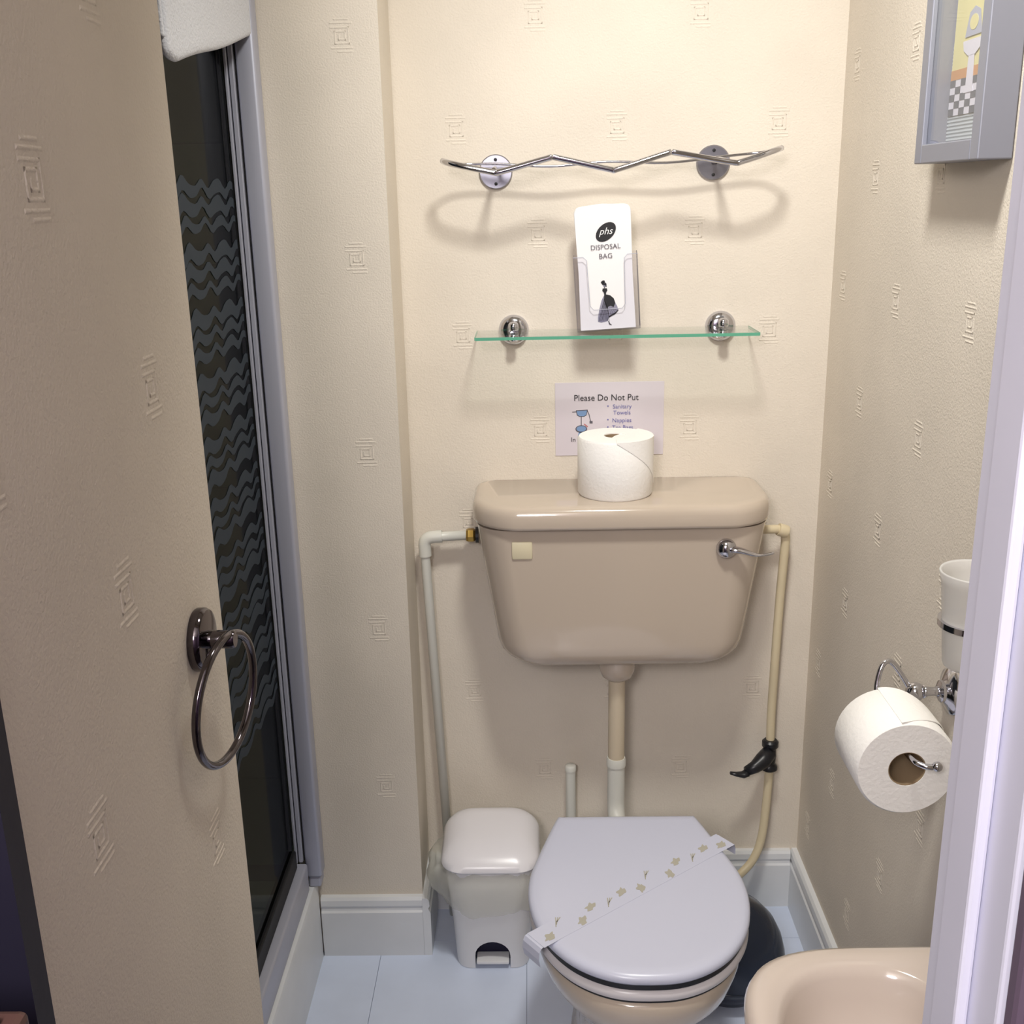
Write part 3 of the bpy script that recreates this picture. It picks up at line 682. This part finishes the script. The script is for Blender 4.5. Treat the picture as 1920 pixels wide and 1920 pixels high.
for z, a, b0, b1, cy, e in ((0.0, .105, .17, .22, 1.60, 2.6), (.012, .105, .17, .22, 1.60, 2.6), (.03, .097, .16, .21, 1.60, 2.5), (.10, .090, .145, .20, 1.595, 2.4), (.17, .095, .150, .21, 1.59, 2.3), (.23, .112, .180, .22, 1.58, 2.2), (.29, .142, .225, .225, 1.56, 2.2), (.335, .163, .252, .225, 1.55, 2.25), (.362, .170, .258, .220, 1.55, 2.3), (.378, .170, .258, .220, 1.55, 2.3), (.386, .165, .253, .215, 1.55, 2.3)):
    pan.append(sell(TX, cy, a, b0, z, e, 56, b1))
obj('pan', *loft(pan), CERAM, to, True, auto=60)
obj('pan_inlet', *tube([(TX + .006, 1.76, .29), (TX + .006, 1.84, .29)], .030, 20), CERAM, to, True, auto=60)
obj('seat_ring', *loft([outline(.3911, .020), outline(.3914, .004), outline(.397, .001), outline(.404, .002), outline(.4085, .008), outline(.4092, .02)]), SEATL, to, True, auto=60)
lid = obj('toilet_lid', *loft([outline(.4185, .020), outline(.4192, .004), outline(.424, .0), outline(.430, .0), outline(.4345, .003), outline(.437, .010), outline(.4375, .022)]), SEATM, to, True, auto=60)
obj('lid_shadow_line', *loft([outline(.4097, .005), outline(.4182, .005)]), DARKP, to, True, auto=50)  # dark strip painting in the shade between lid and seat
obj('seat_shadow_line', *loft([outline(.3862, .0065), outline(.3909, .0065)]), DARKP, to, True, auto=50)  # dark band standing in for the shade between seat and pan rim
for bx_, by_ in ((TX - .10, 1.42), (TX + .10, 1.42), (TX - .08, 1.66), (TX + .08, 1.66)):
    obj('bumper', *lathe([(.009, 0), (.009, .0003), (0, .0003)], (bx_, by_, .4182), (0, 0, 1), 14), SEATL, to)
for x in (TX - .075, TX + .095):
    obj('hinge', *lathe([(.012, 0), (.013, .003), (.013, .040), (.012, .043)], (x - .02, 1.7155, .4005), (1, 0, 0), 18), SEATL, to, True, auto=50)
    obj('hinge_block', *bbox(x - .012, x + .012, 1.706, 1.728, .387, .398, .003), SEATL, to)
# paper hygiene band
A, B = Vector((-.006, 1.372, 0)), Vector((.325, 1.632, 0)); du = (B - A).normalized(); dv = Vector((-du.y, du.x, 0)); LB = (B - A).length
bd = thing('paper_band', 'printed white paper band lying diagonally across the toilet lid', 'paper band', (.16, 1.5, .4376))
obj('band_strip', *loft([[A + du * t + dv * s + Vector((0, 0, zz)) for s, zz in ((-.021, .4377), (.021, .4377), (.021, .4379), (-.021, .4379))] for t in [LB * k / 12 for k in range(13)]]), STRIP, bd)
obj('band_end', *loft([[A + du * t + dv * s + Vector((0, 0, zz)) for s in (-.019, .021)] for t, zz in ((.004, .4379), (-.004, .4365), (-.008, .430), (-.009, .418), (-.006, .404))], False, False, closed=False), STRIP, bd)
obj('band_end', *loft([[A + du * t + dv * s + Vector((0, 0, zz)) for s in (-.019, .018)] for t, zz in ((LB - .004, .4379), (LB + .003, .436), (LB + .006, .428), (LB + .006, .415))], False, False, closed=False), STRIP, bd)
for i in range(13):
    t = .022 + i * (LB - .04) / 12; s = (.008 if i % 2 else -.007) + .003 * math.sin(i * 2.1); rot = random.uniform(.2, 1.2)
    c = A + du * t + dv * s + Vector((0, 0, .4381))
    if i % 3 == 1:
        for k in range(3): obj('printed_mark', *flat_poly(line2((-.010 + k * .004, -.006 + k * .004), (.004 + k * .003, .012 - k * .002), .0016), c, du, dv, (0, 0, 1), .0002), PRINTK, bd)
    else:
        p = [(math.cos(a) * (.0105 + .003 * math.sin(5 * a + i)), math.sin(a) * (.0065 + .002 * math.cos(4 * a + i))) for a in [2 * PI * q / 22 for q in range(22)]]
        obj('printed_mark', *flat_poly(p, c, du * math.cos(rot) + dv * math.sin(rot), -du * math.sin(rot) + dv * math.cos(rot), (0, 0, 1), .0002), PRINTK, bd)

# ------------------------------------------------------------------ pedal bin
bn = thing('pedal_bin', 'small white plastic pedal bin with liner left of the toilet', 'bin', (-.095, 1.905, 0))
BX, BY = -.096, 1.912
def bring(z, hx, hy, r, cy=BY): return rrect(BX - hx, BX + hx, cy - hy, cy + hy, z, r, r, 7)
# body with arched pedal opening cut from the front
body = obj('bin_body', *loft([bring(.001, .074, .069, .03), bring(.02, .0755, .070, .032), bring(.10, .080, .074, .035), bring(.18, .0865, .080, .038), bring(.228, .091, .084, .040), bring(.234, .089, .082, .04)]), BINM, bn, True, auto=50)
arch = [(-.036, -.01)] + [(-.036 * math.cos(a),   .032 + .034 * math.sin(a)) for a in [PI * k / 12 for k in range(13)]] + [(.036, -.01)]
cutter = obj('bin_cutter', *loft([[Vector((BX + p[0], y, p[1])) for p in arch] for y in (BY - .12, BY - .040)]), DARKIN)
bo = body.modifiers.new('arch', 'BOOLEAN'); bo.operation = 'DIFFERENCE'; bo.solver = 'EXACT'
cutter.location = Vector((0, 0, 0)); bo.object = cutter
bpy.context.view_layer.update()
me2 = bpy.data.meshes.new_from_object(body.evaluated_get(bpy.context.evaluated_depsgraph_get()))
body.modifiers.clear(); body.data = me2; me2.name = 'bin_body'
bpy.data.objects.remove(cutter)
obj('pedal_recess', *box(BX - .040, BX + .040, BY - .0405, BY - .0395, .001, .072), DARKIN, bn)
ped = [(-.034, 0), (.034, 0), (.034, .006), (-.034, .006)]
obj('pedal', *bbox(BX - .0335, BX + .0335, BY - .074, BY - .041, .012, .020, .003), BINM, bn, True, auto=40)
lidr = []
for z, i, cyo in ((.2345, .002, 0), (.240, -.004, 0), (.250, -.005, 0), (.260, .0, .003), (.270, .010, .008), (.277, .022, .011), (.2815, .036, .013), (.2835, .050, .014)):
    r_ = bring(z, .094 - i, .088 - i, max(.044 - i * .3, .008), BY + cyo)
    for p in r_: p.z += (p.y - BY) * .08 * (1 if z > .24 else 0)
    lidr.append(r_)
obj('bin_lid', *loft(lidr), BINL, bn, True, auto=60)
for dx in (-.03, .03):
    obj('lid_ridge', *tube(smooth_path([(BX + dx * 1.08, BY - .078, .251), (BX + dx, BY - .05, .2715), (BX + dx * .95, BY, .2805), (BX + dx * .9, BY + .06, .281)], 5), .004, 8, flat=.6), BINL, bn, True)
ln = []
N = 64
for k, (z, g) in enumerate(((.2325, .004), (.226, .010), (.205, .014), (.18, .013), (.155, .009), (.138, .004))):
    hx, hy = .089 + g, .082 + g * .7
    ring = []
    for i in range(N):
        a = 2 * PI * i / N; c, s = math.cos(a), math.sin(a)
        cr = 1 + .022 * math.sin(11 * a + k * .6) + .015 * math.sin(23 * a + k)
        bulge = .030 * max(0, -c) ** 2 * math.sin(PI * min(1, k / 4))
        ring.append(Vector((BX + math.copysign(abs(c) ** .6, c) * hx * cr - bulge, BY + math.copysign(abs(s) ** .6, s) * hy * cr, z + .007 * math.sin(5 * a + 1) * (k / 5))))
    ln.append(ring)
obj('bin_liner', *loft(ln, False, False), LINER, bn, True)

# ------------------------------------------------------------------ dark round pot
pt = thing('brush_pot', 'dark round domed pot on the floor right of the toilet', 'pot', (.375, 1.79, 0))
PX, PY = .372, 1.80
obj('pot_base', *lathe([(.070, .0), (.078, .004), (.098, .040), (.104, .058)], (PX, PY, 0.0005), (0, 0, 1), 40), POTM, pt, True, auto=40)
obj('dome_lid', *lathe([(.108, .0585), (.112, .062), (.112, .072), (.110, .088), (.103, .115), (.090, .142), (.070, .165), (.045, .180), (.020, .187), (0, .189)], (PX, PY, 0.0005), (0, 0, 1), 48), POTM, pt, True, auto=40)
obj('pot_rim', *tube([Vector((PX + .112 * math.cos(a), PY + .112 * math.sin(a), .060)) for a in [2 * PI * i / 48 for i in range(48)]], .0025, 8, True), POTM, pt, True)

# ------------------------------------------------------------------ wash basin
sk = thing('wash_basin', 'peach ceramic wash basin partly hidden behind the door frame', 'basin', (.375, .735, .66))
SX, SY = .3745, .7355
def so_(a, z, da=0): return sell(SX + (0.0 if not da else da), SY, .189 - a, .172 - a, z, 4.2, 64)
def si_(s, z, cx=.300): return sell(cx, .735, .088 * s, .134 * s, z, 2.5, 64)
rings = [sell(.42, SY, .07, .08, .62, 2.5, 64), sell(.415, SY, .13, .135, .66, 3, 64), sell(.39, SY, .168, .155, .72, 3.6, 64), so_(.002, .765), so_(0, .788), so_(.003, .796), so_(.010, .800),
         si_(1.06, .800), si_(1.02, .797), si_(.99, .790), si_(.94, .770), si_(.84, .735), si_(.62, .705), si_(.30, .692)]
obj('basin_body', *loft(rings), CERAM2, sk, True, auto=80)
obj('basin_waste', *lathe([(.020, 0), (.022, .002), (.017, .004), (.012, .002), (0, .002)], (.300, .735, .6925), (0, 0, 1), 24), CHROME, sk, True)

for o in bpy.data.objects:
    if '_o' in o: del o['_o']
